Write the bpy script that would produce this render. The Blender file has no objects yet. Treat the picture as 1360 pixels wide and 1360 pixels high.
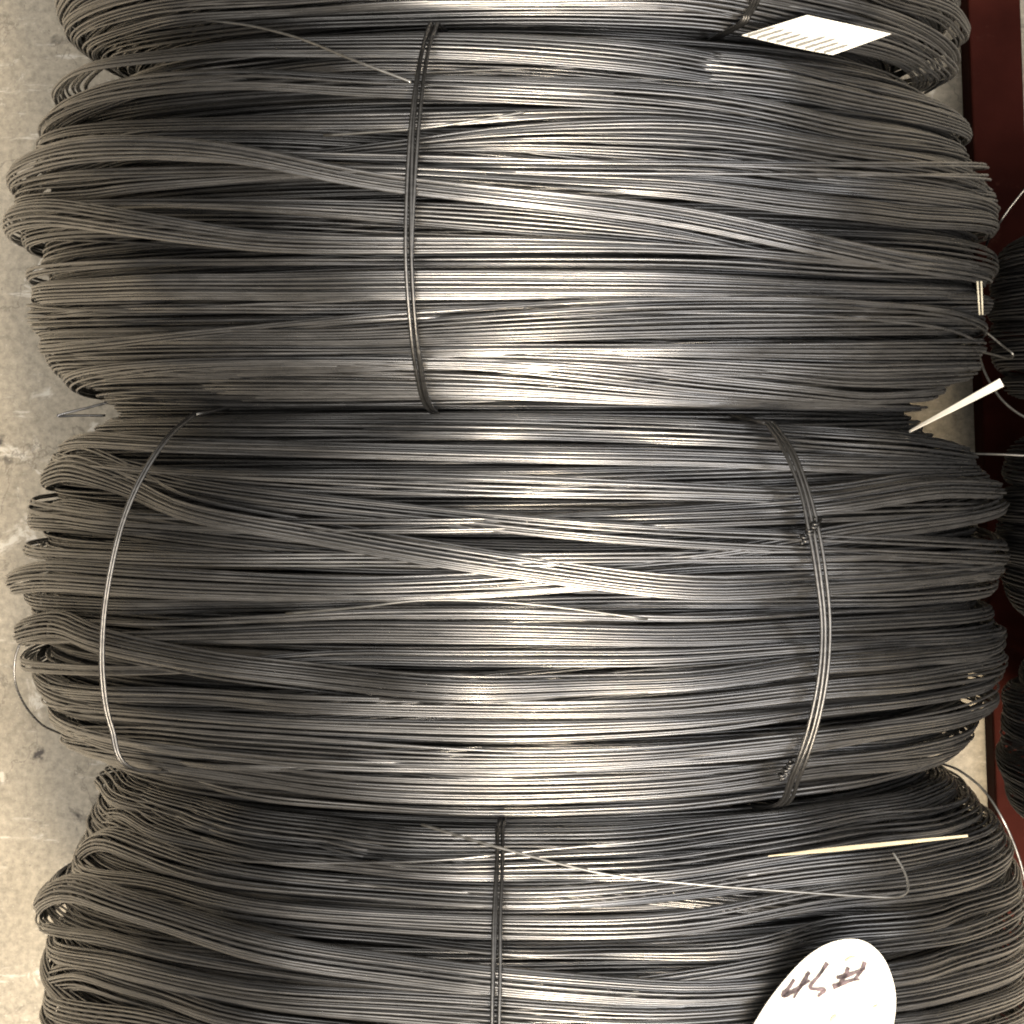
import bpy, bmesh, math, random
import numpy as np
from mathutils import Vector, Matrix

rng = np.random.default_rng(11)
random.seed(5)
PI = math.pi
SC = bpy.context.scene
COL = SC.collection

# ------------------------------------------------------------------ camera
R0 = 0.36                 # outer radius of a big coil (m)
ZC = 0.366                # height of the coil axes over the floor
DCAM = 1.87               # camera height over the axes
FPX = 3378.0              # focal length in pixels of the 1360 px photograph
TILT = math.radians(-1.95)
cam = bpy.data.cameras.new('camera')
cam_ob = bpy.data.objects.new('camera', cam)
COL.objects.link(cam_ob)
cam_ob.location = (0, 0, ZC + DCAM)
cam_ob.rotation_euler = (TILT, 0, 0)
cam.sensor_width = 36.0
cam.lens = 36.0 * FPX / 1360.0
cam.clip_start = 0.05
cam.clip_end = 100
SC.camera = cam_ob

# ------------------------------------------------------------------ light: an indoor hall, lamps overhead, plus an added fill
w = bpy.data.worlds.new('World')
SC.world = w
w.use_nodes = True
bg = w.node_tree.nodes['Background']
bg.inputs['Color'].default_value = (1.0, 0.965, 0.91, 1)
bg.inputs['Strength'].default_value = 0.05


def area(name, loc, target, sx, sy, watts, color):
    l = bpy.data.lights.new(name, 'AREA')
    l.shape = 'RECTANGLE'
    l.size, l.size_y = sx, sy
    l.energy = watts
    l.color = color
    o = bpy.data.objects.new(name, l)
    COL.objects.link(o)
    o.location = loc
    d = Vector(target) - Vector(loc)
    o.rotation_euler = d.to_track_quat('-Z', 'Y').to_euler()
    return o


area('hall_lamp', (0.42, -1.9, 3.5), (0.0, 0, 0.4), 0.46, 0.8, 255, (1.0, 0.82, 0.58))
area('hall_skylight', (0.6, -2.1, 5.0), (0, 0, 0.4), 4.0, 2.6, 660, (1.0, 0.93, 0.86))
area('overhead_fill', (-0.6, 0.8, 6.0), (0, 0, 0.4), 8.5, 7.0, 430, (1.0, 0.975, 0.945))  # added broad fill: evens out the floor, softens the highlight edges
area('hall_window', (2.6, -0.6, 3.0), (0.2, 0, 0.5), 2.6, 3.0, 130, (0.97, 0.97, 1.0))
SC.cycles.pixel_filter_type = 'BLACKMAN_HARRIS'
SC.cycles.filter_width = 2.0
SC.view_settings.view_transform = 'Standard'
SC.view_settings.look = 'None'
SC.view_settings.exposure = -0.18
SC.view_settings.gamma = 1.0


# ------------------------------------------------------------------ materials
def new_mat(name):
    m = bpy.data.materials.new(name)
    m.use_nodes = True
    nt = m.node_tree
    return m, nt, nt.nodes['Principled BSDF']


def wire_mat(name, col, rough, metal=0.9, tint=0.0):
    m, nt, b = new_mat(name)
    N, L = nt.nodes, nt.links
    at = N.new('ShaderNodeAttribute'); at.attribute_name = 'tone'
    tc = N.new('ShaderNodeTexCoord')
    mp = N.new('ShaderNodeMapping'); mp.inputs['Scale'].default_value = (1.0, 14.0, 1.0)
    L.new(tc.outputs['Object'], mp.inputs['Vector'])
    nz = N.new('ShaderNodeTexNoise'); nz.inputs['Scale'].default_value = 30; nz.inputs['Detail'].default_value = 4
    L.new(mp.outputs['Vector'], nz.inputs['Vector'])
    mr = N.new('ShaderNodeMapRange')
    mr.inputs['From Min'].default_value = 0.3; mr.inputs['From Max'].default_value = 0.7
    mr.inputs['To Min'].default_value = 0.78; mr.inputs['To Max'].default_value = 1.15
    L.new(nz.outputs['Fac'], mr.inputs['Value'])
    mu = N.new('ShaderNodeMath'); mu.operation = 'MULTIPLY'
    L.new(at.outputs['Fac'], mu.inputs[0]); L.new(mr.outputs['Result'], mu.inputs[1])
    vm = N.new('ShaderNodeVectorMath'); vm.operation = 'SCALE'
    vm.inputs[0].default_value = col
    L.new(mu.outputs[0], vm.inputs['Scale'])
    L.new(vm.outputs['Vector'], b.inputs['Base Color'])
    b.inputs['Metallic'].default_value = metal
    # scale and drawing marks: uneven gloss
    n2 = N.new('ShaderNodeTexNoise'); n2.inputs['Scale'].default_value = 55; n2.inputs['Detail'].default_value = 4
    L.new(mp.outputs['Vector'], n2.inputs['Vector'])
    m2 = N.new('ShaderNodeMapRange')
    m2.inputs['From Min'].default_value = 0.3; m2.inputs['From Max'].default_value = 0.7
    m2.inputs['To Min'].default_value = rough - 0.08; m2.inputs['To Max'].default_value = rough + 0.10
    L.new(n2.outputs['Fac'], m2.inputs['Value'])
    L.new(m2.outputs['Result'], b.inputs['Roughness'])
    return m


M_WIRE = wire_mat('drawn_steel_wire', (0.206, 0.201, 0.194), 0.30)
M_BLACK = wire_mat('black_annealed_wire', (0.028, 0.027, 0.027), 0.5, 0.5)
M_TIE = wire_mat('tie_wire_steel', (0.095, 0.092, 0.087), 0.36)
M_BRIGHT = wire_mat('bright_wire', (0.33, 0.32, 0.295), 0.35)


def plain(name, col, rough, spec=0.4, noise=None):
    m, nt, b = new_mat(name)
    b.inputs['Roughness'].default_value = rough
    b.inputs['Specular IOR Level'].default_value = spec
    if noise:
        sc, amt = noise
        N, L = nt.nodes, nt.links
        tc = N.new('ShaderNodeTexCoord')
        nz = N.new('ShaderNodeTexNoise'); nz.inputs['Scale'].default_value = sc; nz.inputs['Detail'].default_value = 6
        L.new(tc.outputs['Object'], nz.inputs['Vector'])
        cr = N.new('ShaderNodeValToRGB')
        cr.color_ramp.elements[0].position = 0.32
        cr.color_ramp.elements[1].position = 0.7
        cr.color_ramp.elements[0].color = tuple(c * (1 - amt) for c in col) + (1,)
        cr.color_ramp.elements[1].color = tuple(min(1, c * (1 + amt)) for c in col) + (1,)
        L.new(nz.outputs['Fac'], cr.inputs['Fac'])
        L.new(cr.outputs['Color'], b.inputs['Base Color'])
    else:
        b.inputs['Base Color'].default_value = tuple(col) + (1,)
    return m


M_PAPER = plain('white_card', (0.50, 0.478, 0.42), 0.65, 0.25, (22, 0.07))
M_INK = plain('brown_marker_ink', (0.070, 0.050, 0.052), 0.6, 0.2, (160, 0.8))
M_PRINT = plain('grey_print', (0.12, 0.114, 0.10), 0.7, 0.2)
M_CREAM = plain('cream_plastic', (0.25, 0.23, 0.175), 0.5, 0.4, (60, 0.08))
M_STRAW = plain('straw', (0.40, 0.345, 0.23), 0.55, 0.4, (90, 0.15))
M_BEAM = plain('red_oxide_paint', (0.030, 0.0068, 0.0046), 0.75, 0.02, (9, 0.5))


def scuff(m):
    nt = m.node_tree; N, L = nt.nodes, nt.links
    b = N['Principled BSDF']
    old = b.inputs['Base Color'].links[0].from_socket
    tc = N.new('ShaderNodeTexCoord')
    n = N.new('ShaderNodeTexNoise'); n.inputs['Scale'].default_value = 45; n.inputs['Detail'].default_value = 9; n.inputs['Roughness'].default_value = 0.72
    L.new(tc.outputs['Object'], n.inputs['Vector'])
    r = N.new('ShaderNodeValToRGB')
    r.color_ramp.elements[0].position = 0.60; r.color_ramp.elements[0].color = (0, 0, 0, 1)
    r.color_ramp.elements[1].position = 0.68; r.color_ramp.elements[1].color = (0.75, 0.75, 0.75, 1)
    L.new(n.outputs['Fac'], r.inputs['Fac'])
    x = N.new('ShaderNodeMix'); x.data_type = 'RGBA'
    L.new(r.outputs['Color'], x.inputs[0]); L.new(old, x.inputs[6]); x.inputs[7].default_value = (0.045, 0.016, 0.011, 1)
    L.new(x.outputs[2], b.inputs['Base Color'])
    bp = N.new('ShaderNodeBump'); bp.inputs['Strength'].default_value = 0.3; bp.inputs['Distance'].default_value = 0.002
    L.new(n.outputs['Fac'], bp.inputs['Height']); L.new(bp.outputs['Normal'], b.inputs['Normal'])


scuff(M_BEAM)


def floor_mat():
    m, nt, b = new_mat('worn_concrete')
    N, L = nt.nodes, nt.links
    tc = N.new('ShaderNodeTexCoord')

    def noise(scale, det, rough=0.6, dist=0.0):
        n = N.new('ShaderNodeTexNoise')
        n.inputs['Scale'].default_value = scale; n.inputs['Detail'].default_value = det
        n.inputs['Roughness'].default_value = rough; n.inputs['Distortion'].default_value = dist
        L.new(tc.outputs['Object'], n.inputs['Vector'])
        return n

    def ramp(n, stops):
        r = N.new('ShaderNodeValToRGB')
        e = r.color_ramp.elements
        e[0].position, e[0].color = stops[0][0], stops[0][1]
        e[1].position, e[1].color = stops[-1][0], stops[-1][1]
        for p, c in stops[1:-1]:
            x = e.new(p); x.color = c
        L.new(n.outputs['Fac'], r.inputs['Fac'])
        return r

    def mix(kind, fac, a, c):
        x = N.new('ShaderNodeMix'); x.data_type = 'RGBA'; x.blend_type = kind
        if isinstance(fac, float): x.inputs[0].default_value = fac
        else: L.new(fac, x.inputs[0])
        L.new(a, x.inputs[6])
        if isinstance(c, tuple): x.inputs[7].default_value = c
        else: L.new(c, x.inputs[7])
        return x.outputs[2]

    base = ramp(noise(7, 9, 0.62), [(0.3, (0.235, 0.208, 0.162, 1)), (0.5, (0.28, 0.25, 0.197, 1)), (0.72, (0.318, 0.286, 0.23, 1))])
    grain = ramp(noise(150, 6, 0.7), [(0.3, (0.62, 0.62, 0.61, 1)), (0.7, (1.22, 1.21, 1.19, 1))])
    c = mix('MULTIPLY', 1.0, base.outputs['Color'], grain.outputs['Color'])
    # pale scuffs and lime spots
    sc = ramp(noise(26, 8, 0.72, 0.8), [(0.585, (0, 0, 0, 1)), (0.66, (1, 1, 1, 1))])
    c = mix('MIX', sc.outputs['Color'], c, (0.43, 0.40, 0.34, 1))
    # dark oily spots
    dk = ramp(noise(17, 5, 0.55, 0.5), [(0.30, (1, 1, 1, 1)), (0.36, (0, 0, 0, 1))])
    c = mix('MIX', dk.outputs['Color'], c, (0.055, 0.048, 0.042, 1))
    # hair cracks / scratches
    mp = N.new('ShaderNodeMapping'); mp.inputs['Rotation'].default_value = (0, 0, 0.7); mp.inputs['Scale'].default_value = (1, 6, 1)
    L.new(tc.outputs['Object'], mp.inputs['Vector'])
    n5 = N.new('ShaderNodeTexNoise'); n5.inputs['Scale'].default_value = 14; n5.inputs['Detail'].default_value = 7; n5.inputs['Roughness'].default_value = 0.7
    L.new(mp.outputs['Vector'], n5.inputs['Vector'])
    s5 = ramp(n5, [(0.60, (0, 0, 0, 1)), (0.66, (0.8, 0.8, 0.8, 1))])
    c = mix('MIX', s5.outputs['Color'], c, (0.45, 0.42, 0.36, 1))
    nc = noise(6, 7, 0.62, 0.6)
    ms = N.new('ShaderNodeMath'); ms.operation = 'SUBTRACT'; ms.inputs[1].default_value = 0.5
    L.new(nc.outputs['Fac'], ms.inputs[0])
    ma = N.new('ShaderNodeMath'); ma.operation = 'ABSOLUTE'; L.new(ms.outputs[0], ma.inputs[0])
    mk = N.new('ShaderNodeMapRange'); mk.inputs['From Min'].default_value = 0.001; mk.inputs['From Max'].default_value = 0.007
    mk.inputs['To Min'].default_value = 0.6; mk.inputs['To Max'].default_value = 0.0
    L.new(ma.outputs[0], mk.inputs['Value'])
    c = mix('MIX', mk.outputs['Result'], c, (0.11, 0.095, 0.075, 1))
    grit = ramp(noise(420, 4, 0.7), [(0.62, (0, 0, 0, 1)), (0.70, (0.8, 0.8, 0.8, 1))])
    c = mix('MIX', grit.outputs['Color'], c, (0.44, 0.41, 0.35, 1))
    grit2 = ramp(noise(330, 4, 0.7), [(0.30, (0.8, 0.8, 0.8, 1)), (0.37, (0, 0, 0, 1))])
    c = mix('MIX', grit2.outputs['Color'], c, (0.09, 0.078, 0.062, 1))
    L.new(c, b.inputs['Base Color'])
    b.inputs['Roughness'].default_value = 0.75
    b.inputs['Specular IOR Level'].default_value = 0.3
    bp = N.new('ShaderNodeBump'); bp.inputs['Strength'].default_value = 0.35; bp.inputs['Distance'].default_value = 0.004
    n6 = noise(90, 8, 0.7)
    L.new(n6.outputs['Fac'], bp.inputs['Height'])
    L.new(bp.outputs['Normal'], b.inputs['Normal'])
    return m


M_FLOOR = floor_mat()


# ------------------------------------------------------------------ helpers
def empty(name, loc, label, cat, group=None):
    o = bpy.data.objects.new(name, None)
    COL.objects.link(o)
    o.location = loc
    o.empty_display_size = 0.05
    o['label'] = label
    o['category'] = cat
    if group: o['group'] = group
    return o


def mesh_ob(name, V, F, mat, parent=None, smooth=True, tone=None):
    """V: n x 3 world points, F: m x k faces (all the same k)."""
    me = bpy.data.meshes.new(name)
    V = np.asarray(V, dtype=np.float32)
    if parent is not None:
        V = V - np.array(parent.location, dtype=np.float32)
    F = np.asarray(F, dtype=np.int32)
    k = F.shape[1]
    me.vertices.add(len(V)); me.vertices.foreach_set('co', V.ravel())
    me.loops.add(F.size); me.loops.foreach_set('vertex_index', F.ravel())
    me.polygons.add(len(F))
    me.polygons.foreach_set('loop_start', np.arange(0, F.size, k, dtype=np.int32))
    me.polygons.foreach_set('loop_total', np.full(len(F), k, dtype=np.int32))
    me.polygons.foreach_set('use_smooth', np.full(len(F), smooth))
    if tone is not None:
        a = me.attributes.new('tone', 'FLOAT', 'POINT')
        a.data.foreach_set('value', np.asarray(tone, dtype=np.float32))
    me.update(calc_edges=True)
    me.materials.append(mat)
    o = bpy.data.objects.new(name, me)
    COL.objects.link(o)
    if parent is not None: o.parent = parent
    return o


def rays(px, py):
    """World directions through pixels of the 1360 px photograph."""
    px = np.asarray(px, float); py = np.asarray(py, float)
    d = np.stack([(px - 680) / FPX, -(py - 680) / FPX, -np.ones_like(px)], -1)
    c, s = math.cos(TILT), math.sin(TILT)
    Rm = np.array([[1, 0, 0], [0, c, -s], [0, s, c]])
    return d @ Rm.T


EYE = np.array([0, 0, ZC + DCAM])


def on_plane(px, py, p0, n):
    d = rays(px, py)
    t = ((np.asarray(p0) - EYE) @ np.asarray(n)) / (d @ np.asarray(n))
    return EYE + d * t[..., None]


def at_z(px, py, z):
    return on_plane(np.atleast_1d(px), np.atleast_1d(py), (0, 0, z), (0, 0, 1.0))


def smooth_periodic(a, sig_deg, n):
    k = np.fft.rfftfreq(n, d=1.0 / n)
    g = np.exp(-0.5 * (k * math.radians(sig_deg)) ** 2)
    return np.fft.irfft(np.fft.rfft(a) * g, n)


NF = 720
FI = np.linspace(-PI, PI, NF, endpoint=False)


def phi_samples(dense, sparse):
    a = np.linspace(math.radians(-106), math.radians(106), dense)
    b = np.linspace(math.radians(106), math.radians(254), sparse + 2)[1:-1]
    return np.concatenate([a, b])


PX = 0.00045     # metres per photo pixel at the top of the coils


def soft(t):
    """Ease turns that would leave the side of a coil back inside it."""
    a = np.abs(t)
    return np.sign(t) * np.where(a > .88, .88 + .11 * np.tanh((a - .88) / .11), a)


class Coil:
    def __init__(s, cx, y0px, y1px, R, Rin=0.095, zc=ZC, power=2.5):
        s.cx, s.R, s.zc = cx, R, zc
        p = at_z([680, 680], [y0px, y1px], zc + R - 0.03)
        s.Y1, s.Y0 = p[0, 1], p[1, 1]          # far (top of picture) and near edge
        s.yc = 0.5 * (s.Y0 + s.Y1)
        s.hw = 0.5 * (s.Y1 - s.Y0)
        s.dr, s.pw = Rin, power

    def prof(s, Y):
        t = np.clip(np.abs((Y - s.yc) / s.hw), 0, 0.985)
        return s.R - s.dr + s.dr * (1 - t ** s.pw) ** (1 / s.pw)

    def hit(s, px, py, r):
        """Ray against the cylinder of radius r round the axis (closest approach if it misses)."""
        d = rays(px, py)
        ox, oz = EYE[0] - s.cx, EYE[2] - s.zc
        A = d[..., 0] ** 2 + d[..., 2] ** 2
        B = ox * d[..., 0] + oz * d[..., 2]
        Cc = ox * ox + oz * oz - np.asarray(r) ** 2
        disc = np.maximum(B * B - A * Cc, 0)
        t = (-B - np.sqrt(disc)) / A
        return EYE + d * t[..., None]

    def surf(s, px, py, off):
        """Points on the coil's outer surface, lifted by off."""
        px = np.asarray(px, float); py = np.asarray(py, float)
        r = np.full(px.shape, s.R)
        for _ in range(12):
            p = s.hit(px, py, r + off)
            r = 0.5 * r + 0.5 * s.prof(p[..., 1])
        return s.hit(px, py, r + off)

    def trace(s, pts, level):
        pts = np.array(pts, float)
        x, y = pts[:, 0], pts[:, 1]
        d = rays(x, y)
        ox, oz = EYE[0] - s.cx, EYE[2] - s.zc
        # silhouette ends
        def closest(i):
            dd = d[i]
            A = dd[0] ** 2 + dd[2] ** 2
            t = -(ox * dd[0] + oz * dd[2]) / A
            p = EYE + dd * t
            return math.hypot(p[0] - s.cx, p[2] - s.zc)
        rL, rR = closest(0), closest(len(x) - 1)
        mid = np.interp(680, x, y)
        pm = s.surf([680.0], [mid], 0.0)[0]
        rC = s.prof(pm[1]) + level * 0.0085
        rr = np.interp(x, [x[0], x[0] + 0.25 * (680 - x[0]), 680, x[-1] - 0.25 * (x[-1] - 680), x[-1]],
                       [rL, 0.55 * rL + 0.45 * rC, rC, 0.55 * rR + 0.45 * rC, rR])
        p = s.hit(x, y, rr)
        ph = np.arctan2(p[:, 0] - s.cx, p[:, 2] - s.zc)
        o = np.argsort(ph)
        ph, Y, rr = ph[o], p[o, 1], rr[o]
        # go on underneath
        rb = float(s.prof(np.array([0.5 * (Y[0] + Y[-1])]))[0]) - 0.006
        ex = np.array([PI * 0.72, PI, -PI * 0.72 + 2 * PI])
        phx = np.concatenate([ph, ex])
        Yx = np.concatenate([Y, [Y[-1] * .75 + Y[0] * .25, .5 * (Y[0] + Y[-1]), Y[0] * .75 + Y[-1] * .25]])
        rx = np.concatenate([rr, [rb, rb, rb]])
        Yf = np.interp(FI, phx, Yx, period=2 * PI)
        rf = np.interp(FI, phx, rx, period=2 * PI)
        wx = np.concatenate([pts[o, 2] * PX * 0.85, np.full(3, pts[:, 2].mean() * PX)])
        wf = np.interp(FI, phx, wx, period=2 * PI)
        return smooth_periodic(Yf, 4.0, NF), smooth_periodic(rf, 5.0, NF), smooth_periodic(wf, 4.0, NF)


def wave(n, fmax, S, decay=1.0):
    """n smooth closed random curves, unit-ish amplitude, on the fine grid S."""
    out = np.zeros((n, len(S)))
    for f in range(1, fmax + 1):
        amp = rng.normal(0, 1, (n, 1)) / f ** decay
        out += amp * np.sin(f * S[None, :] + rng.uniform(0, 2 * PI, (n, 1)))
    return out


WR = 0.00094     # wire radius


def tube_loops(coil, PH, Y, Rr, wr, sides, closed=True):
    """Wires as tubes. PH: samples; Y, Rr: n x S. Returns vertices and quads."""
    n, S = Y.shape
    a = np.linspace(0, 2 * PI, sides, endpoint=False) + 0.3
    wr = np.broadcast_to(np.asarray(wr).reshape(-1, 1, 1), (n, 1, 1)) if np.ndim(wr) else wr
    rad = Rr[:, :, None] + wr * np.cos(a)[None, None, :]
    yy = Y[:, :, None] + wr * np.sin(a)[None, None, :]
    sx = np.sin(PH)[None, :, None]; cz = np.cos(PH)[None, :, None]
    V = np.stack([coil.cx + rad * sx, yy, coil.zc + rad * cz], -1).reshape(-1, 3)
    i = np.arange(n)[:, None, None] * S * sides
    j = np.arange(S)[None, :, None]
    k = np.arange(sides)[None, None, :]
    j2 = (j + 1) % S
    k2 = (k + 1) % sides
    F = np.stack([i + j * sides + k, i + j * sides + k2, i + j2 * sides + k2, i + j2 * sides + k], -1).reshape(-1, 4)
    return V, F


PH_MAIN = phi_samples(70, 16)
PH_CORE = phi_samples(44, 14)


def bundle(coil, Yf, rf, width, parent, layers=2.3, PH=PH_MAIN, mat=None, sides=5, tidy=1.0, tone=1.0, relief=0.0018):
    """A flat hank of wires that run side by side round the coil."""
    wv = np.interp((PH + PI) % (2 * PI) - PI, FI, np.broadcast_to(np.asarray(width, float), (NF,)), period=2 * PI)
    width = 0.35 * wv.mean() + 0.65 * wv.max()
    squeeze = wv / width
    hw = width * 0.5
    crown = min(0.0078, hw * 0.8)
    arc = (hw + crown) / (2 * hw) * 1.12
    nt = max(4, int(round(width * arc / (2.05 * WR))))
    nl = max(0, int(nt * (layers - 1) * 0.55))
    n = nt + nl
    S = len(PH)
    ipx = np.concatenate([FI, [PI]])
    Yc = np.interp((PH + PI) % (2 * PI) - PI, ipx, np.append(Yf, Yf[0]))
    rc = np.interp((PH + PI) % (2 * PI) - PI, ipx, np.append(rf, rf[0]))
    # outer turns lie side by side over the round back of the hank, the others under them
    th = ((np.arange(nt) + 0.5) / nt * 2 - 1 + rng.normal(0, 0.2 / nt, nt)) * math.radians(82)
    tl = rng.uniform(-1, 1, nl) * math.radians(70)
    th = np.concatenate([th, tl])
    u = np.sin(th)
    v = crown * (np.cos(th) - 1) + rng.normal(0, 0.00008, n)
    # turns of one pass keep together: strands of a few wires, each a little higher or lower
    cut = np.cumsum(rng.integers(3, 10, n))
    sid = np.searchsorted(cut, np.arange(n), side='right')
    v += rng.normal(0, 0.00035, n + 1)[sid]
    v[nt:] -= rng.uniform(0.0016, 0.0040, nl)
    # neighbours stay parallel: the wander is a smooth field across the hank
    K = 4
    kn = np.linspace(-1.05, 1.05, K)
    fieldU = wave(K, 5, PH, 0.9) * 0.0009
    fieldV = wave(K, 12, PH, 0.3) * 0.0008
    wi = np.clip((u[:, None] - kn[None, :]) / (kn[1] - kn[0]), -1, 1)
    W_ = 1 - np.abs(wi)
    W_ /= W_.sum(1, keepdims=True)
    wmod = np.clip(1 + 0.09 * wave(1, 5, PH, .5), .6, 1.4) * squeeze[None, :]
    U = u[:, None] * hw * wmod + W_ @ fieldU + wave(n, 6, PH, 0.9) * 0.00013 / tidy
    stray = rng.random(n) < 0.04
    U[stray] += wave(int(stray.sum()), 3, PH, 0.8) * 0.0045
    V_base = v[:, None] - np.maximum(0, 1 - squeeze)[None, :] * 0.0045 * (np.arange(n) % 3)[:, None]
    V_ = W_ @ fieldV + wave(n, 12, PH, 0.6) * 0.00016
    V_[stray] += 0.0008
    calm = 0.22 + 0.78 / (1 + np.exp((np.abs(np.degrees((PH + PI) % (2 * PI) - PI)) - 52) / 5.0))   # tied hanks lie smooth at the turns
    rwave = 0
    for _ in range(4):
        rwave = rwave + relief * rng.normal(0, 1) * np.sin(rng.integers(6, 18) * PH + rng.uniform(0, 2 * PI))[None, :]
    Y = Yc[None, :] + U
    Y = coil.yc + coil.hw * soft((Y - coil.yc) / coil.hw)
    Rr = rc[None, :] + 0.9 * (coil.prof(Y) - coil.prof(Yc)[None, :]) + V_base + (V_ + rwave) * calm
    V, F = tube_loops(coil, PH, Y, Rr, WR * rng.uniform(0.9, 1.06, n), sides)
    bt = tone * rng.uniform(0.80, 1.15)
    tones = np.repeat(np.clip(rng.normal(bt, 0.09, n), 0.45, 1.5), S * sides)
    o = mesh_ob('wire_bundle', V, F, mat or M_WIRE, parent, tone=tones)
    o['kind'] = 'stuff'
    return o


def core(coil, parent, n=170, mat=None, inset=0.028, PH=PH_CORE, sides=4, tone=0.8, inner=True):
    """The turns deeper in the coil, seen only in the gaps."""
    t = np.linspace(-1, 1, n)
    Y0 = coil.yc + coil.hw * 0.95 * np.sin(t * PI / 2)
    r0 = coil.prof(Y0) - inset
    Y0 = Y0 + rng.normal(0, 0.002, n)
    r0 = r0 - np.abs(rng.normal(0, 0.005, n))
    if inner:
        m = n // 3
        ti = rng.uniform(-0.9, 0.9, m)
        Y0 = np.concatenate([Y0, coil.yc + coil.hw * ti])
        r0 = np.concatenate([r0, coil.R - coil.dr * (1.25 + 0.25 * np.sqrt(1 - ti * ti)) + rng.normal(0, .004, m)])
        n += m
    Y = Y0[:, None] + wave(n, 4, PH) * 0.0022
    Y = np.clip(Y, coil.Y0 + 0.003, coil.Y1 - 0.003)
    Rr = r0[:, None] + wave(n, 4, PH) * 0.001
    V, F = tube_loops(coil, PH, Y, Rr, 0.00135, sides)
    tones = np.repeat(np.clip(rng.normal(tone, 0.15, n), 0.4, 1.3), len(PH) * sides)  # inner turns coloured darker than the bundles: shade painted into the gaps
    o = mesh_ob('inner_winding', V, F, mat or M_WIRE, parent, tone=tones)
    o['kind'] = 'stuff'
    return o


def catmull(P, per=8):
    P = np.asarray(P, float)
    Q = np.vstack([2 * P[0] - P[1], P, 2 * P[-1] - P[-2]])
    out = []
    for i in range(1, len(Q) - 2):
        p0, p1, p2, p3 = Q[i - 1], Q[i], Q[i + 1], Q[i + 2]
        for t in np.linspace(0, 1, per, endpoint=False):
            out.append(0.5 * ((2 * p1) + (-p0 + p2) * t + (2 * p0 - 5 * p1 + 4 * p2 - p3) * t * t + (-p0 + 3 * p1 - 3 * p2 + p3) * t ** 3))
    out.append(P[-1])
    return np.array(out)


def free_tube(name, P, rad, mat, parent=None, sides=7, closed=False, tone=1.0, flat=1.0, smooth_path=True):
    """A tube along any path; rad one number or one per point; capped ends."""
    P = catmull(P) if smooth_path else np.asarray(P, float)
    m = len(P)
    rad = np.interp(np.linspace(0, 1, m), np.linspace(0, 1, len(np.atleast_1d(rad))), np.atleast_1d(rad))
    V = []
    T = np.gradient(P, axis=0)
    T /= np.linalg.norm(T, axis=1)[:, None] + 1e-12
    up = np.array([0.13, 0.31, 0.94])
    nrm = np.cross(T[0], up); nrm /= np.linalg.norm(nrm)
    for i in range(m):
        nrm = nrm - T[i] * (nrm @ T[i]); nrm /= np.linalg.norm(nrm) + 1e-12
        b = np.cross(T[i], nrm)
        for k in range(sides):
            a = 2 * PI * k / sides
            V.append(P[i] + rad[i] * (math.cos(a) * nrm + flat * math.sin(a) * b))
    F = []
    for i in range(m if closed else m - 1):
        for k in range(sides):
            i2 = (i + 1) % m
            F.append((i * sides + k, i * sides + (k + 1) % sides, i2 * sides + (k + 1) % sides, i2 * sides + k))
    if not closed:
        for e in (0, m - 1):
            V.append(P[e]); c = len(V) - 1
            for k in range(0, sides):
                q = (c, e * sides + k, e * sides + (k + 1) % sides, c)
                F.append(q if e else (c, q[2], q[1], c))
    # degenerate quads become triangles through bmesh
    bm = bmesh.new()
    vs = [bm.verts.new(v) for v in V]
    for f in F:
        u = []
        for q in f:
            if q not in u: u.append(q)
        try: bm.faces.new([vs[q] for q in u]).smooth = True
        except ValueError: pass
    bm.normal_update()
    me = bpy.data.meshes.new(name)
    if parent is not None:
        bmesh.ops.translate(bm, verts=bm.verts, vec=-Vector(parent.location))
    bm.to_mesh(me); bm.free()
    a = me.attributes.new('tone', 'FLOAT', 'POINT')
    a.data.foreach_set('value', np.full(len(me.vertices), tone, dtype=np.float32))
    me.materials.append(mat)
    o = bpy.data.objects.new(name, me)
    COL.objects.link(o)
    if parent is not None: o.parent = parent
    return o


def tie(coil, parent, pts, strands=2, off=0.009, spread=4.0, r=0.0013, mat=None, tone=1.0):
    """Binding wire: over the outside along the traced line, back round the inside."""
    pts = np.array(pts, float)
    for k in range(strands):
        dx = (k - (strands - 1) / 2) * spread
        wob = rng.normal(0, 0.12 * spread, len(pts))
        p = coil.surf(pts[:, 0] + dx + wob, pts[:, 1], off + rng.uniform(0, .001))
        ph = np.arctan2(p[:, 0] - coil.cx, p[:, 2] - coil.zc)
        # tuck the ends down between the coils and close behind
        def at(phi, Y, rr): return [coil.cx + rr * math.sin(phi), Y, coil.zc + rr * math.cos(phi)]
        ri = coil.R - 1.75 * coil.dr
        top, bot = p[0], p[-1]
        yt = min(coil.Y1 - 0.001, top[1] + 0.004); yb = max(coil.Y0 + 0.001, bot[1] - 0.004)
        tail = [at(ph[-1], yb, coil.R - coil.dr * 1.1), at(ph[-1], coil.yc - .7 * coil.hw, ri), at(0.5 * (ph[0] + ph[-1]), coil.yc, ri - 0.006),
                at(ph[0], coil.yc + .7 * coil.hw, ri), at(ph[0], yt, coil.R - coil.dr * 1.1), p[0]]
        free_tube('tie_wire', np.vstack([p, np.array(tail)]), r, mat or M_TIE, parent, tone=tone * rng.uniform(.85, 1.15))


# ------------------------------------------------------------------ floor and beam
FL = 5.0
bm = bmesh.new()
bmesh.ops.create_grid(bm, x_segments=24, y_segments=24, size=FL)
me = bpy.data.meshes.new('floor'); bm.to_mesh(me); bm.free()
me.materials.append(M_FLOOR)
fo = bpy.data.objects.new('floor', me); COL.objects.link(fo)
fo['kind'] = 'structure'


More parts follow.
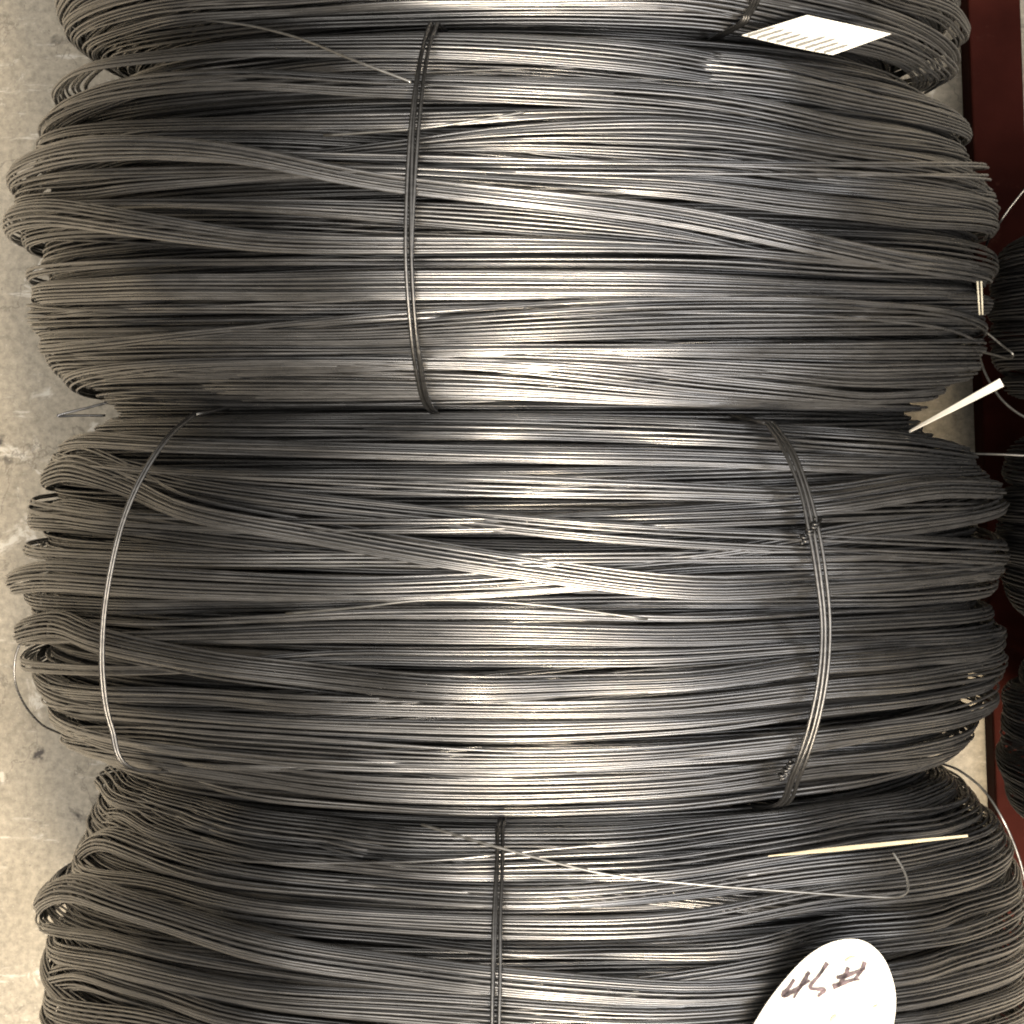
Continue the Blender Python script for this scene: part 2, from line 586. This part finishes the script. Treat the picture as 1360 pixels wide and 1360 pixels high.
def beam():
    h = 0.045
    a = at_z([1288, 1352], [60, 60], h); b = at_z([1318, 1392], [900, 900], h)
    dl = (b[0] - a[0]); dl /= np.linalg.norm(dl)
    wd = 0.5 * (np.linalg.norm(a[1] - a[0]) + np.linalg.norm(b[1] - b[0]))
    side = np.array([-dl[1], dl[0], 0]);
    if side[0] < 0: side = -side
    p0 = a[0] - dl * 1.2; p1 = b[0] + dl * 1.2
    root = empty('steel_beam', (float(p0[0]), float(p0[1]), 0), 'dark red painted steel beam lying on the floor beside the row of coils', 'beam')
    # a channel: web on top, two flanges down
    t = 0.006
    def box(name, s0, s1, z0, z1):
        V = []
        for P in (p0, p1):
            for s_, z in ((s0, z0), (s1, z0), (s1, z1), (s0, z1)):
                q = P + side * s_; V.append((q[0], q[1], z))
        F = [(0, 1, 2, 3), (7, 6, 5, 4), (0, 4, 5, 1), (1, 5, 6, 2), (2, 6, 7, 3), (3, 7, 4, 0)]
        o = mesh_ob(name, V, F, M_BEAM, root, smooth=False)
        bv = o.modifiers.new('bevel', 'BEVEL'); bv.width = 0.0018; bv.segments = 2
        return o
    box('web', 0, wd, h - t, h)
    box('flange', 0, t, 0, h - t)
    box('flange', wd - t, wd, 0, h - t)


beam()

# ------------------------------------------------------------------ the four coils of the near row
GR = 'wire coils standing in the near row'
cA = Coil(0.0, -470, 36, 0.337)
cB = Coil(-0.002, 26, 548, 0.362)
cC = Coil(-0.001, 540, 1100, 0.364)
cD = Coil(0.013, 1092, 1770, 0.366)  # near edge stretched out of view to keep light off the floor

oA = empty('wire_coil', (cA.cx, cA.yc, 0), 'dark steel wire coil at the far end of the row, behind the white printed card', 'wire coil', GR)
oB = empty('wire_coil', (cB.cx, cB.yc, 0), 'grey steel wire coil bound with one straight tie, just in front of the printed card', 'wire coil', GR)
oC = empty('wire_coil', (cC.cx, cC.yc, 0), 'coil of grey steel wire bound with two separate bowed ties, one near each end', 'wire coil', GR)
oD = empty('wire_coil', (cD.cx, cD.yc, 0), 'coil of dark steel wire that carries the round white tag marked 45#', 'wire coil', GR)


T_A = [
    ([(130, 66, 24), (180, 50, 26), (300, 33, 26), (460, 24, 26), (680, 20, 28), (910, 22, 28), (1000, 32, 28), (1100, 62, 30), (1225, 120, 30)], -.2),
    ([(105, 62, 30), (200, 22, 32), (460, 4, 20), (680, -4, 16), (910, -2, 22), (1100, 34, 34), (1243, 108, 34)], .5),
    ([(85, 42, 36), (200, -8, 36), (460, -24, 38), (680, -30, 40), (910, -26, 34), (1100, 0, 34), (1266, 92, 36)], .9),
    ([(72, 15, 40), (200, -45, 40), (460, -66, 40), (680, -72, 40), (910, -64, 40), (1100, -34, 40), (1290, 42, 40)], .5),
    ([(75, -10, 44), (200, -85, 44), (680, -112, 44), (1100, -80, 44), (1275, 10, 44)], 0),
    ([(60, -60, 50), (250, -130, 50), (680, -158, 50), (1100, -116, 50), (1280, -40, 50)], .5),
]
T_B = [
    ([(85, 118, 30), (145, 78, 50), (300, 58, 52), (460, 55, 56), (680, 58, 64), (910, 80, 70), (1110, 118, 66), (1245, 165, 46)], .3),
    ([(52, 172, 30), (155, 115, 36), (338, 102, 36), (460, 112, 40), (680, 118, 48), (910, 128, 46), (1130, 172, 40), (1284, 206, 30)], .8),
    ([(46, 195, 16), (100, 172, 20), (300, 165, 24), (460, 165, 30), (600, 160, 30), (720, 150, 16), (910, 150, 10), (1100, 190, 10), (1290, 222, 14)], .2),
    ([(50, 214, 20), (180, 212, 18), (400, 208, 14), (560, 192, 18), (680, 182, 40), (910, 185, 66), (1100, 212, 60), (1312, 258, 44)], .6),
    ([(20, 262, 30), (120, 248, 34), (300, 232, 20), (460, 222, 14), (680, 225, 16), (910, 228, 20), (1130, 250, 30), (1326, 280, 26)], -.8),
    ([(8, 238, 40), (60, 207, 44), (112, 197, 44), (230, 194, 36), (338, 206, 34), (460, 236, 34), (585, 252, 32), (750, 268, 34), (910, 284, 36), (1052, 318, 36), (1204, 350, 30), (1316, 372, 20)], 1.8),
    ([(10, 285, 14), (200, 268, 10), (340, 272, 16), (460, 278, 30), (680, 292, 44), (910, 316, 30), (1052, 345, 16), (1310, 362, 14)], .3),
    ([(4, 298, 44), (60, 280, 48), (169, 296, 46), (338, 322, 34), (460, 326, 30), (680, 325, 26), (910, 330, 14), (1140, 350, 10), (1312, 362, 10)], 1.2),
    ([(15, 250, 10), (300, 225, 8), (600, 232, 12), (755, 240, 22), (910, 250, 36), (1052, 272, 44), (1200, 285, 50), (1326, 302, 40)], .9),
    ([(34, 366, 14), (200, 348, 10), (460, 348, 7), (680, 348, 7), (910, 350, 7), (1140, 364, 7), (1312, 370, 8)], -.9),
    ([(40, 392, 34), (200, 382, 40), (460, 382, 42), (680, 380, 42), (910, 384, 44), (1140, 388, 40), (1296, 394, 34)], .6),
    ([(55, 430, 24), (160, 414, 26), (460, 416, 28), (680, 408, 22), (910, 402, 14), (1140, 404, 10), (1298, 412, 10)], -.2),
    ([(50, 452, 28), (200, 446, 26), (460, 446, 30), (680, 436, 44), (910, 426, 50), (1100, 424, 50), (1308, 430, 40)], 1.2),
    ([(75, 476, 34), (200, 472, 36), (460, 470, 24), (680, 464, 20), (910, 466, 26), (1140, 468, 34), (1306, 466, 34)], .2),
    ([(112, 500, 20), (230, 490, 16), (460, 488, 14), (600, 480, 14), (800, 494, 30), (910, 508, 32), (1140, 532, 30), (1250, 522, 26)], 1.1),
    ([(150, 516, 40), (250, 512, 44), (460, 512, 52), (680, 515, 46), (910, 534, 30), (1140, 551, 24), (1208, 550, 20)], .5),
    ([(112, 506, 10), (460, 478, 8), (680, 472, 8), (910, 484, 18), (1140, 500, 34), (1300, 492, 32)], 0),
]
T_C = [
    ([(128, 568, 30), (200, 563, 40), (460, 562, 42), (680, 564, 38), (910, 572, 40), (1140, 588, 44), (1298, 606, 30)], .3),
    ([(80, 592, 24), (110, 584, 30), (200, 590, 24), (460, 598, 22), (680, 604, 26), (910, 608, 34), (1140, 618, 36), (1300, 620, 26)], 0),
    ([(74, 604, 10), (237, 630, 14), (460, 640, 34), (680, 648, 36), (910, 655, 26), (1086, 664, 26), (1204, 644, 34), (1313, 634, 30)], .8),
    ([(62, 628, 50), (90, 612, 60), (130, 627, 50), (237, 672, 36), (460, 716, 34), (680, 752, 34), (910, 782, 30), (1100, 774, 26), (1332, 750, 20)], 1.8),
    ([(74, 605, 20), (140, 618, 30), (237, 646, 34), (460, 674, 32), (600, 688, 26), (790, 706, 34), (910, 714, 36), (1100, 722, 40), (1340, 735, 44)], 1.2),
    ([(44, 692, 44), (80, 678, 50), (150, 690, 40), (300, 708, 18), (460, 705, 10), (680, 690, 14), (910, 682, 22), (1086, 672, 28), (1240, 646, 30), (1335, 650, 34)], .1),
    ([(68, 722, 24), (200, 728, 30), (460, 746, 36), (600, 752, 26), (800, 745, 20), (910, 742, 18), (1140, 705, 26), (1339, 668, 24)], 0),
    ([(8, 774, 40), (60, 762, 52), (230, 774, 50), (460, 784, 34), (680, 778, 36), (910, 756, 46), (1140, 750, 44), (1334, 756, 40)], .3),
    ([(42, 814, 8), (200, 829, 10), (300, 825, 14), (460, 816, 18), (680, 814, 20), (910, 822, 16), (1100, 812, 8), (1290, 798, 8)], .3),
    ([(30, 850, 12), (150, 846, 16), (460, 840, 34), (680, 842, 38), (910, 848, 34), (1100, 840, 38), (1318, 820, 44)], .2),
    ([(20, 844, 46), (70, 826, 56), (170, 862, 40), (300, 884, 34), (460, 905, 36), (680, 916, 34), (910, 910, 28), (1100, 882, 30), (1336, 852, 40)], 1.5),
    ([(26, 880, 20), (200, 890, 10), (460, 872, 22), (680, 876, 30), (910, 874, 26), (1100, 858, 18), (1338, 838, 14)], -.2),
    ([(50, 905, 34), (200, 922, 34), (460, 938, 30), (680, 945, 28), (910, 940, 34), (1100, 915, 34), (1335, 880, 34)], .6),
    ([(60, 932, 24), (200, 950, 26), (460, 968, 34), (680, 974, 38), (910, 966, 30), (1100, 943, 20), (1330, 898, 20)], .1),
    ([(80, 968, 30), (200, 978, 34), (460, 1000, 34), (680, 1008, 24), (910, 1000, 30), (1100, 978, 36), (1326, 930, 36)], 1.1),
    ([(84, 985, 30), (200, 1006, 40), (460, 1046, 48), (680, 1056, 50), (910, 1046, 46), (1100, 1018, 44), (1290, 984, 44)], .6),
    ([(92, 986, 6), (460, 1022, 9), (680, 1030, 10), (910, 1023, 9), (1300, 962, 8)], -.4),
    ([(140, 1010, 14), (220, 1032, 14), (460, 1076, 20), (680, 1086, 22), (910, 1074, 20), (1100, 1046, 22), (1270, 1000, 20)], .5),
]
T_D = [
    ([(165, 1054, 30), (195, 1046, 40), (300, 1085, 46), (460, 1112, 40), (680, 1122, 36), (910, 1112, 44), (1100, 1076, 48), (1265, 1038, 36)], .2),
    ([(138, 1084, 34), (160, 1068, 40), (210, 1100, 40), (460, 1150, 34), (680, 1158, 38), (910, 1146, 40), (1100, 1112, 44), (1300, 1068, 40)], .5),
    ([(103, 1136, 44), (135, 1108, 50), (250, 1155, 44), (460, 1186, 34), (680, 1196, 36), (910, 1184, 34), (1100, 1152, 40), (1330, 1100, 40)], .4),
    ([(99, 1152, 30), (180, 1172, 36), (460, 1222, 36), (680, 1234, 40), (910, 1226, 40), (1100, 1192, 40), (1346, 1130, 40)], 1.1),
    ([(90, 1172, 10), (200, 1192, 10), (460, 1246, 7), (680, 1262, 7), (910, 1268, 20), (1100, 1236, 34), (1358, 1166, 34)], -.3),
    ([(44, 1206, 46), (90, 1174, 54), (200, 1218, 48), (320, 1252, 44), (460, 1284, 40), (680, 1304, 36), (910, 1324, 34), (1100, 1306, 34), (1368, 1224, 40)], 1.3),
    ([(46, 1224, 20), (150, 1246, 24), (300, 1286, 14), (460, 1306, 8), (680, 1322, 8), (910, 1302, 22), (1100, 1268, 30), (1364, 1194, 36)], -.2),
    ([(60, 1260, 40), (150, 1280, 44), (300, 1320, 46), (460, 1336, 54), (680, 1350, 54), (910, 1358, 34), (1100, 1340, 34), (1372, 1264, 44)], .8),
    ([(62, 1304, 40), (110, 1290, 44), (300, 1352, 40), (460, 1380, 34), (680, 1396, 36), (910, 1392, 38), (1100, 1370, 38), (1372, 1300, 44)], .5),
    ([(60, 1330, 46), (200, 1366, 46), (460, 1412, 36), (680, 1430, 38), (910, 1426, 36), (1100, 1402, 40), (1374, 1342, 44)], 1.0),
    ([(58, 1352, 50), (300, 1430, 46), (680, 1472, 44), (1000, 1460, 44), (1376, 1378, 46)], .4),
    ([(60, 1390, 50), (300, 1470, 46), (680, 1515, 44), (1000, 1500, 44), (1370, 1412, 46)], .8),
    ([(70, 1440, 56), (300, 1515, 50), (680, 1565, 50), (1000, 1545, 50), (1355, 1462, 50)], .2),
    ([(70, 1480, 50), (300, 1560, 50), (680, 1615, 50), (1000, 1595, 50), (1350, 1502, 50)], .6),
    ([(75, 1530, 56), (300, 1610, 54), (680, 1668, 54), (1000, 1650, 54), (1345, 1552, 54)], .3),  # unseen hanks from here on fill the stretched, light-blocking edge
    ([(100, 1575, 56), (300, 1655, 54), (680, 1720, 54), (1000, 1700, 54), (1320, 1600, 54)], .5),
]


def build(coil, root, traces, nfill=5, corewires=250, nrib=3):
    for pts, lev in traces:
        Yf, rf, wf = coil.trace(pts, lev)
        bundle(coil, Yf, rf, wf, root, layers=2.0)
    for k in range(nfill):
        t = -0.88 + 1.76 * (k + rng.uniform(.2, .8)) / nfill
        Yf = coil.yc + coil.hw * t + wave(1, 3, FI)[0] * 0.012
        Yf = np.clip(Yf, coil.Y0 + .012, coil.Y1 - .012)
        rf = coil.prof(Yf) - 0.009 - 0.008 * np.maximum(0, np.cos(FI)) + wave(1, 2, FI)[0] * 0.0012
        bundle(coil, Yf, rf, rng.uniform(.014, .026), root, layers=2.0, tidy=.8)
    for k in range(nrib):            # narrow hanks that stray across the others
        t = rng.uniform(-.8, .8)
        Yf = coil.yc + coil.hw * t + wave(1, 2, FI, .5)[0] * 0.009
        Yf = np.clip(Yf, coil.Y0 + .012, coil.Y1 - .012)
        rf = coil.prof(Yf) - .016 + rng.uniform(.017, .023) * np.maximum(0, np.cos(FI)) ** .8 + wave(1, 2, FI)[0] * 0.001
        bundle(coil, Yf, rf, rng.uniform(.004, .010), root, layers=1.3)
    core(coil, root, corewires)
    core(coil, root, corewires, inset=0.034, inner=False)
    core(coil, root, 120, inset=0.024, inner=False)


build(cA, oA, T_A, 9, 240)
build(cB, oB, T_B)
build(cC, oC, T_C)
build(cD, oD, T_D)

# ties
tie(cA, oA, [(1010, -30), (1003, 0), (993, 18), (978, 36)], 3, .007, 3.5, .0013, tone=.55)
tie(cB, oB, [(576, 30), (566, 60), (558, 100), (550, 170), (545, 260), (544, 340), (548, 420), (556, 490), (568, 538)], 2, .0125, 9, .00122, tone=.8)
tie(cB, oB, [(573, 34), (562, 64), (555, 104), (549, 174), (546, 264), (546, 344), (551, 424), (559, 492), (569, 536)], 1, .013, 3, .0013, tone=.7)
tie(cC, oC, [(258, 550), (224, 580), (190, 630), (164, 690), (146, 760), (137, 830), (136, 900), (148, 965), (180, 1022)], 2, .0125, 3.2, .00122, tone=.75)
tie(cC, oC, [(1022, 562), (1048, 600), (1068, 650), (1080, 700), (1090, 760), (1096, 830), (1093, 900), (1078, 970), (1056, 1030), (1034, 1070)], 3, .0125, 6, .00122, tone=.85)
tie(cD, oD, [(664, 1102), (664, 1150), (662, 1220), (660, 1300), (659, 1370), (662, 1450), (668, 1580), (672, 1750)], 2, .0125, 8, .00122, tone=.8)
tie(cD, oD, [(662, 1102), (659, 1150), (656, 1220), (654, 1300), (653, 1370), (656, 1450), (662, 1580), (668, 1750)], 1, .013, 3, .0012, tone=.8)


def knot(coil, parent, x, y, s):
    """The twisted ends of a binding wire."""
    for q in range(2):
        t = np.linspace(0, 1, 26)
        a = t * 2 * PI * 3.2 + q * PI
        px = x - s * .9 * t + s * .16 * np.cos(a) + (q * .25 * s * t)
        py = y + s * 1.1 * t + s * .16 * np.sin(a)
        p = np.array([coil.surf([u], [v], .014 + .0016 * math.sin(b) - .004 * k)[0] for u, v, b, k in zip(px, py, a, t)])
        free_tube('tie_knot', p, .0010, M_TIE, parent, sides=6, smooth_path=False, tone=.55)


knot(cC, oC, 1086, 690, 26)
knot(cC, oC, 1052, 1012, 20)


# loose wires that spring out of the coils
def loose(coil, root, pts, off, r=WR * .95, mat=None, tone=1.1):
    a = np.array(pts, float)
    off = np.interp(np.linspace(0, 1, len(a)), np.linspace(0, 1, len(np.atleast_1d(off))), np.atleast_1d(off))
    p = np.array([coil.surf([q[0]], [q[1]], o)[0] for q, o in zip(a, off)])
    return free_tube('loose_wire', p, r, mat or M_WIRE, root, tone=tone)


def loose_z(root, pts, z, r=WR * .95, mat=None, tone=1.1):
    a = np.array(pts, float)
    z = np.interp(np.linspace(0, 1, len(a)), np.linspace(0, 1, len(z)), z)
    p = np.array([at_z(q[0], q[1], zz)[0] for q, zz in zip(a, z)])
    return free_tube('loose_wire', p, r, mat or M_WIRE, root, tone=tone)


loose(cB, oB, [(250, 24), (330, 34), (400, 52), (470, 80), (520, 99), (546, 109)], [.008, .013, .010, .007], mat=M_BRIGHT)
loose(cB, oB, [(430, 180), (540, 172), (620, 162), (700, 148)], [.004, .010, .010, .003], mat=M_BRIGHT, tone=.6)
loose(cD, oD, [(560, 1095), (660, 1125), (800, 1160), (920, 1174), (1050, 1184), (1160, 1191), (1196, 1190), (1206, 1178), (1200, 1155), (1186, 1132)], [.012, .019, .018, .019, .016], mat=M_BRIGHT, tone=.9)
loose(cC, oC, [(380, 815), (480, 806), (570, 797), (700, 802), (860, 822)], [.003, .009, .009, .003], mat=M_BRIGHT, tone=.6)
zt = ZC
loose_z(oC, [(165, 527), (130, 538), (82, 550), (79, 553), (100, 552), (140, 552)], [zt + .05, zt + .06, zt + .05])
loose_z(oC, [(28, 850), (20, 875), (20, 905), (32, 935), (55, 962), (84, 976)], [zt + .03, zt + .02, zt - .02], tone=.8)
loose_z(oB, [(1290, 430), (1308, 440), (1330, 458), (1345, 470), (1340, 476), (1320, 471), (1298, 466)], [zt + .07, zt + .09, zt + .06], mat=M_BRIGHT, tone=.5)
loose_z(oB, [(1300, 470), (1306, 490), (1316, 510), (1330, 530), (1348, 546), (1372, 560)], [zt + .06, zt + .08, zt + .10], mat=M_BRIGHT, tone=.5)
loose_z(oC, [(1285, 603), (1310, 603), (1340, 604), (1380, 606)], [zt + .06, zt + .08], mat=M_BRIGHT, tone=.5)
loose_z(oD, [(1250, 1014), (1275, 1024), (1305, 1048), (1330, 1085), (1350, 1130), (1362, 1175), (1368, 1230)], [zt + .06, zt + .10, zt + .08], mat=M_BRIGHT, tone=.75)
loose_z(oA, [(1228, 124), (1245, 114), (1262, 98), (1266, 82), (1258, 70)], [zt + .02, zt + .04, zt + .05], tone=.6)
loose_z(oB, [(1308, 330), (1316, 312), (1328, 295), (1342, 275), (1362, 250)], [zt + .04, zt + .07, zt + .08], tone=.25)


# ------------------------------------------------------------------ the far row: coils of black wire
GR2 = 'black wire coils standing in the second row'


def dark_coil(y0, y1, xl, R, label):
    ang = math.atan((xl - 680) / FPX)
    # centre such that the near side just shows at pixel column xl
    cx = 0.6
    for _ in range(40):
        h = (ZC + DCAM) - (R + 0.006)
        a = math.atan(cx / h) - math.asin(R / math.hypot(cx, h))
        cx += (ang - a) * 1.5
    c = Coil(cx, y0, y1, R, 0.05, zc=R + 0.006)
    root = empty('wire_coil', (c.cx, c.yc, 0), label, 'wire coil', GR2)
    n = 9
    PHs = phi_samples(46, 18)
    for k in range(n):
        t = -0.84 + 1.68 * (k + rng.uniform(.3, .7)) / n
        Yf = np.clip(c.yc + c.hw * t + wave(1, 3, FI)[0] * .007, c.Y0 + .01, c.Y1 - .01)
        rf = c.prof(Yf) + wave(1, 2, FI)[0] * .002 - .004
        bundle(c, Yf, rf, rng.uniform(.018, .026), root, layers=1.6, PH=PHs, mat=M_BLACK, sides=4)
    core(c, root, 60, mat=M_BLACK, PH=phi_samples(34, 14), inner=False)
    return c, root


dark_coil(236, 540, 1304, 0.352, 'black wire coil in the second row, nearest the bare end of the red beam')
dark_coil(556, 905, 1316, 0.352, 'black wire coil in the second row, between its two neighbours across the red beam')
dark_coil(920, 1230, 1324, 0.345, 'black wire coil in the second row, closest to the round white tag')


# ------------------------------------------------------------------ cards, tags and strips
def slab(name, outline, nrm, t, mat, parent):
    """A thin sheet with real thickness and a rounded outline, outline in world space."""
    bm = bmesh.new()
    vs = [bm.verts.new(Vector(p)) for p in outline]
    f = bm.faces.new(vs)
    r = bmesh.ops.extrude_face_region(bm, geom=[f])
    ev = [g for g in r['geom'] if isinstance(g, bmesh.types.BMVert)]
    bmesh.ops.translate(bm, verts=ev, vec=Vector(nrm) * t)
    bmesh.ops.recalc_face_normals(bm, faces=bm.faces)
    if parent is not None:
        bmesh.ops.translate(bm, verts=bm.verts, vec=-Vector(parent.location))
    me = bpy.data.meshes.new(name); bm.to_mesh(me); bm.free()
    me.materials.append(mat)
    o = bpy.data.objects.new(name, me); COL.objects.link(o)
    if parent is not None: o.parent = parent
    return o


def stroke(name, px, wpx, p0, n, lift, mat, parent):
    """A pen stroke on a card: flat ribbon along a pixel path, width in pixels (one per point)."""
    P = catmull(np.array(px, float), 6)
    m = len(P)
    wv = np.interp(np.linspace(0, 1, m), np.linspace(0, 1, len(wpx)), wpx)
    T = np.gradient(P, axis=0); T /= np.linalg.norm(T, axis=1)[:, None] + 1e-9
    Nn = np.stack([-T[:, 1], T[:, 0]], 1)
    jag = 1 + rng.normal(0, .10, (m, 2))
    A = P + Nn * (wv * .5 * jag[:, 0])[:, None]; B = P - Nn * (wv * .5 * jag[:, 1])[:, None]
    pts = np.vstack([A, B])
    W = on_plane(pts[:, 0], pts[:, 1], np.array(p0) + np.array(n) * lift, n)
    F = [(i, i + 1, m + i + 1, m + i) for i in range(m - 1)]
    return mesh_ob(name, W, F, mat, parent, smooth=False)


# round tag with the handwritten 45#
c0 = cD.surf([1105.0], [1350.0], 0.019)[0]
rad = np.array([c0[0] - cD.cx, 0, c0[2] - cD.zc]); rad /= np.linalg.norm(rad)
nt_ = rad + np.array([-0.15, 0.05, 0.2]); nt_ /= np.linalg.norm(nt_)
out = np.array([(1000, 1362), (1020, 1330), (1045, 1298), (1070, 1272), (1098, 1254), (1128, 1247), (1152, 1252), (1172, 1270), (1184, 1295),
                (1190, 1325), (1187, 1360), (1175, 1410), (1140, 1460), (1090, 1485), (1030, 1474), (990, 1438), (984, 1398)], float)
oc = catmull(np.vstack([out, out[:1]]), 4)[:-1]
W = on_plane(oc[:, 0], oc[:, 1], c0, nt_)
tag = empty('coil_tag', tuple(float(v) for v in c0), 'round white tag handwritten 45# lying on the nearest wire coil', 'tag')
slab('tag_disc', W[::-1], -nt_, 0.0008, M_PAPER, tag)
INK = [
    ([(1055, 1301), (1048, 1312), (1040, 1322), (1052, 1318), (1064, 1311)], (3, 4, 6, 5, 4)),           # 4: hook
    ([(1075, 1291), (1068, 1303), (1060, 1316), (1054, 1326)], (4, 5, 3, 2)),                           # 4: stem
    ([(1062, 1310), (1070, 1306), (1076, 1302)], (4, 3, 2)),
    ([(1099, 1279), (1090, 1293), (1076, 1311), (1084, 1314), (1095, 1315), (1086, 1324)], (5, 3, 4, 3, 5, 2)),   # 5
    ([(1106, 1311), (1118, 1307), (1132, 1302), (1142, 1301)], (6, 5, 3, 2)),                           # #
    ([(1111, 1299), (1124, 1296), (1138, 1291), (1149, 1286)], (4, 5, 3, 3)),
    ([(1127, 1285), (1122, 1297), (1113, 1310)], (5, 4, 4)),
    ([(1149, 1278), (1144, 1290), (1134, 1302)], (5, 4, 2)),
]
for p, wv in INK:
    stroke('ink_stroke', p, [q * 1.15 for q in wv], c0, nt_, 0.0009, M_INK, tag)

M_SMUDGE = plain('yellow_smudge', (0.36, 0.31, 0.20), 0.7, 0.2, (120, 0.2))
stroke('smudge', [(1103, 1358), (1107, 1352), (1111, 1349)], (3, 5, 3), c0, nt_, 0.0009, M_SMUDGE, tag)
stroke('smudge', [(1122, 1277), (1129, 1273), (1136, 1271)], (2, 4, 2), c0, nt_, 0.0009, M_SMUDGE, tag)
stroke('smudge', [(1160, 1339), (1163, 1337), (1166, 1335)], (2, 3, 2), c0, nt_, 0.0009, M_SMUDGE, tag)

# printed card between the two far coils
k0 = cB.surf([1085.0], [62.0], 0.014)[0]
rad = np.array([k0[0], 0, k0[2] - ZC]); rad /= np.linalg.norm(rad)
nk = rad * 0.8 + np.array([-0.05, -0.25, 0.55]); nk /= np.linalg.norm(nk)
quad = np.array([(985, 47), (1072, 20), (1127, 32), (1184, 45), (1148, 58), (1106, 73), (1045, 61)], float)
W = on_plane(quad[:, 0], quad[:, 1], k0, nk)
card = empty('printed_card', tuple(float(v) for v in k0), 'white printed card stuck edgewise between the two farthest coils', 'card')
slab('card_sheet', W[::-1], -nk, 0.0005, M_PAPER, card)
for i in range(9):                      # rows of small print, too small to read; thick bars also paint in shade
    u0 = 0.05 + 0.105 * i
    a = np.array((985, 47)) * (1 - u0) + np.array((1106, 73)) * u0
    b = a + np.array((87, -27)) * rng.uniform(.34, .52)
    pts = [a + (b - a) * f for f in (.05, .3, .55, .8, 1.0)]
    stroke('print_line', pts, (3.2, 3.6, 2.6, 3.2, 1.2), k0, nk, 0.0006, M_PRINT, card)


def strip(name, A, B, zA, zB, wA, wB, t, mat, label, cat, mid=None):
    """A stiff flat strip from pixel A at height zA to pixel B at height zB."""
    pa = at_z(A[0], A[1], zA)[0]; pb = at_z(B[0], B[1], zB)[0]
    d = pb - pa; d /= np.linalg.norm(d)
    view = EYE - 0.5 * (pa + pb); view /= np.linalg.norm(view)
    s = np.cross(d, view); s /= np.linalg.norm(s)
    n = np.cross(s, d)
    V, m = [], 9
    for i in range(m):
        f = i / (m - 1)
        c = pa + (pb - pa) * f + n * 0.004 * math.sin(PI * f)
        wd = wA + (wB - wA) * f if mid is None else float(np.interp(f, [0, .3, 1], [wA, mid, wB]))
        tw = 0.5 * (1 - f)
        sv = s * math.cos(tw) + n * math.sin(tw); nv = np.cross(d, sv)
        for a, b in ((-1, -1), (1, -1), (1, 1), (-1, 1)):
            V.append(c + sv * a * wd * .5 + nv * b * t * .5)
    V = np.array(V)
    F = [(i * 4 + k, i * 4 + (k + 1) % 4, (i + 1) * 4 + (k + 1) % 4, (i + 1) * 4 + k) for i in range(m - 1) for k in range(4)]
    F += [(3, 2, 1, 0), tuple((m - 1) * 4 + k for k in range(4))]
    o = mesh_ob(name, V, F, mat, None, smooth=False)
    o['label'] = label; o['category'] = cat
    bv = o.modifiers.new('bevel', 'BEVEL'); bv.width = t * .2; bv.segments = 1
    return o


strip('plastic_strap', (1208, 573), (1330, 508), ZC + .19, ZC + .28, .0014, .0056, .0012, M_PAPER,
      'white plastic strap end sticking up out of the gap between two coils', 'strap')
strip('straw_sliver', (1020, 1137), (1285, 1110), ZC + .331, ZC + .275, .0003, .0016, .0010, M_STRAW,
      'pale cream sliver lying along the wires above the round white tag', 'sliver', mid=.0029)
strip('cream_tie', (1298, 373), (1301, 418), ZC + .213, ZC + .205, .0011, .0010, .0012, M_CREAM,
      'short cream tie wire on the coil side beside the black coils, inner of two', 'tie')
strip('cream_tie', (1303, 373), (1305, 418), ZC + .207, ZC + .199, .0011, .0010, .0012, M_CREAM,
      'short cream tie wire on the coil side beside the black coils, outer of two', 'tie')
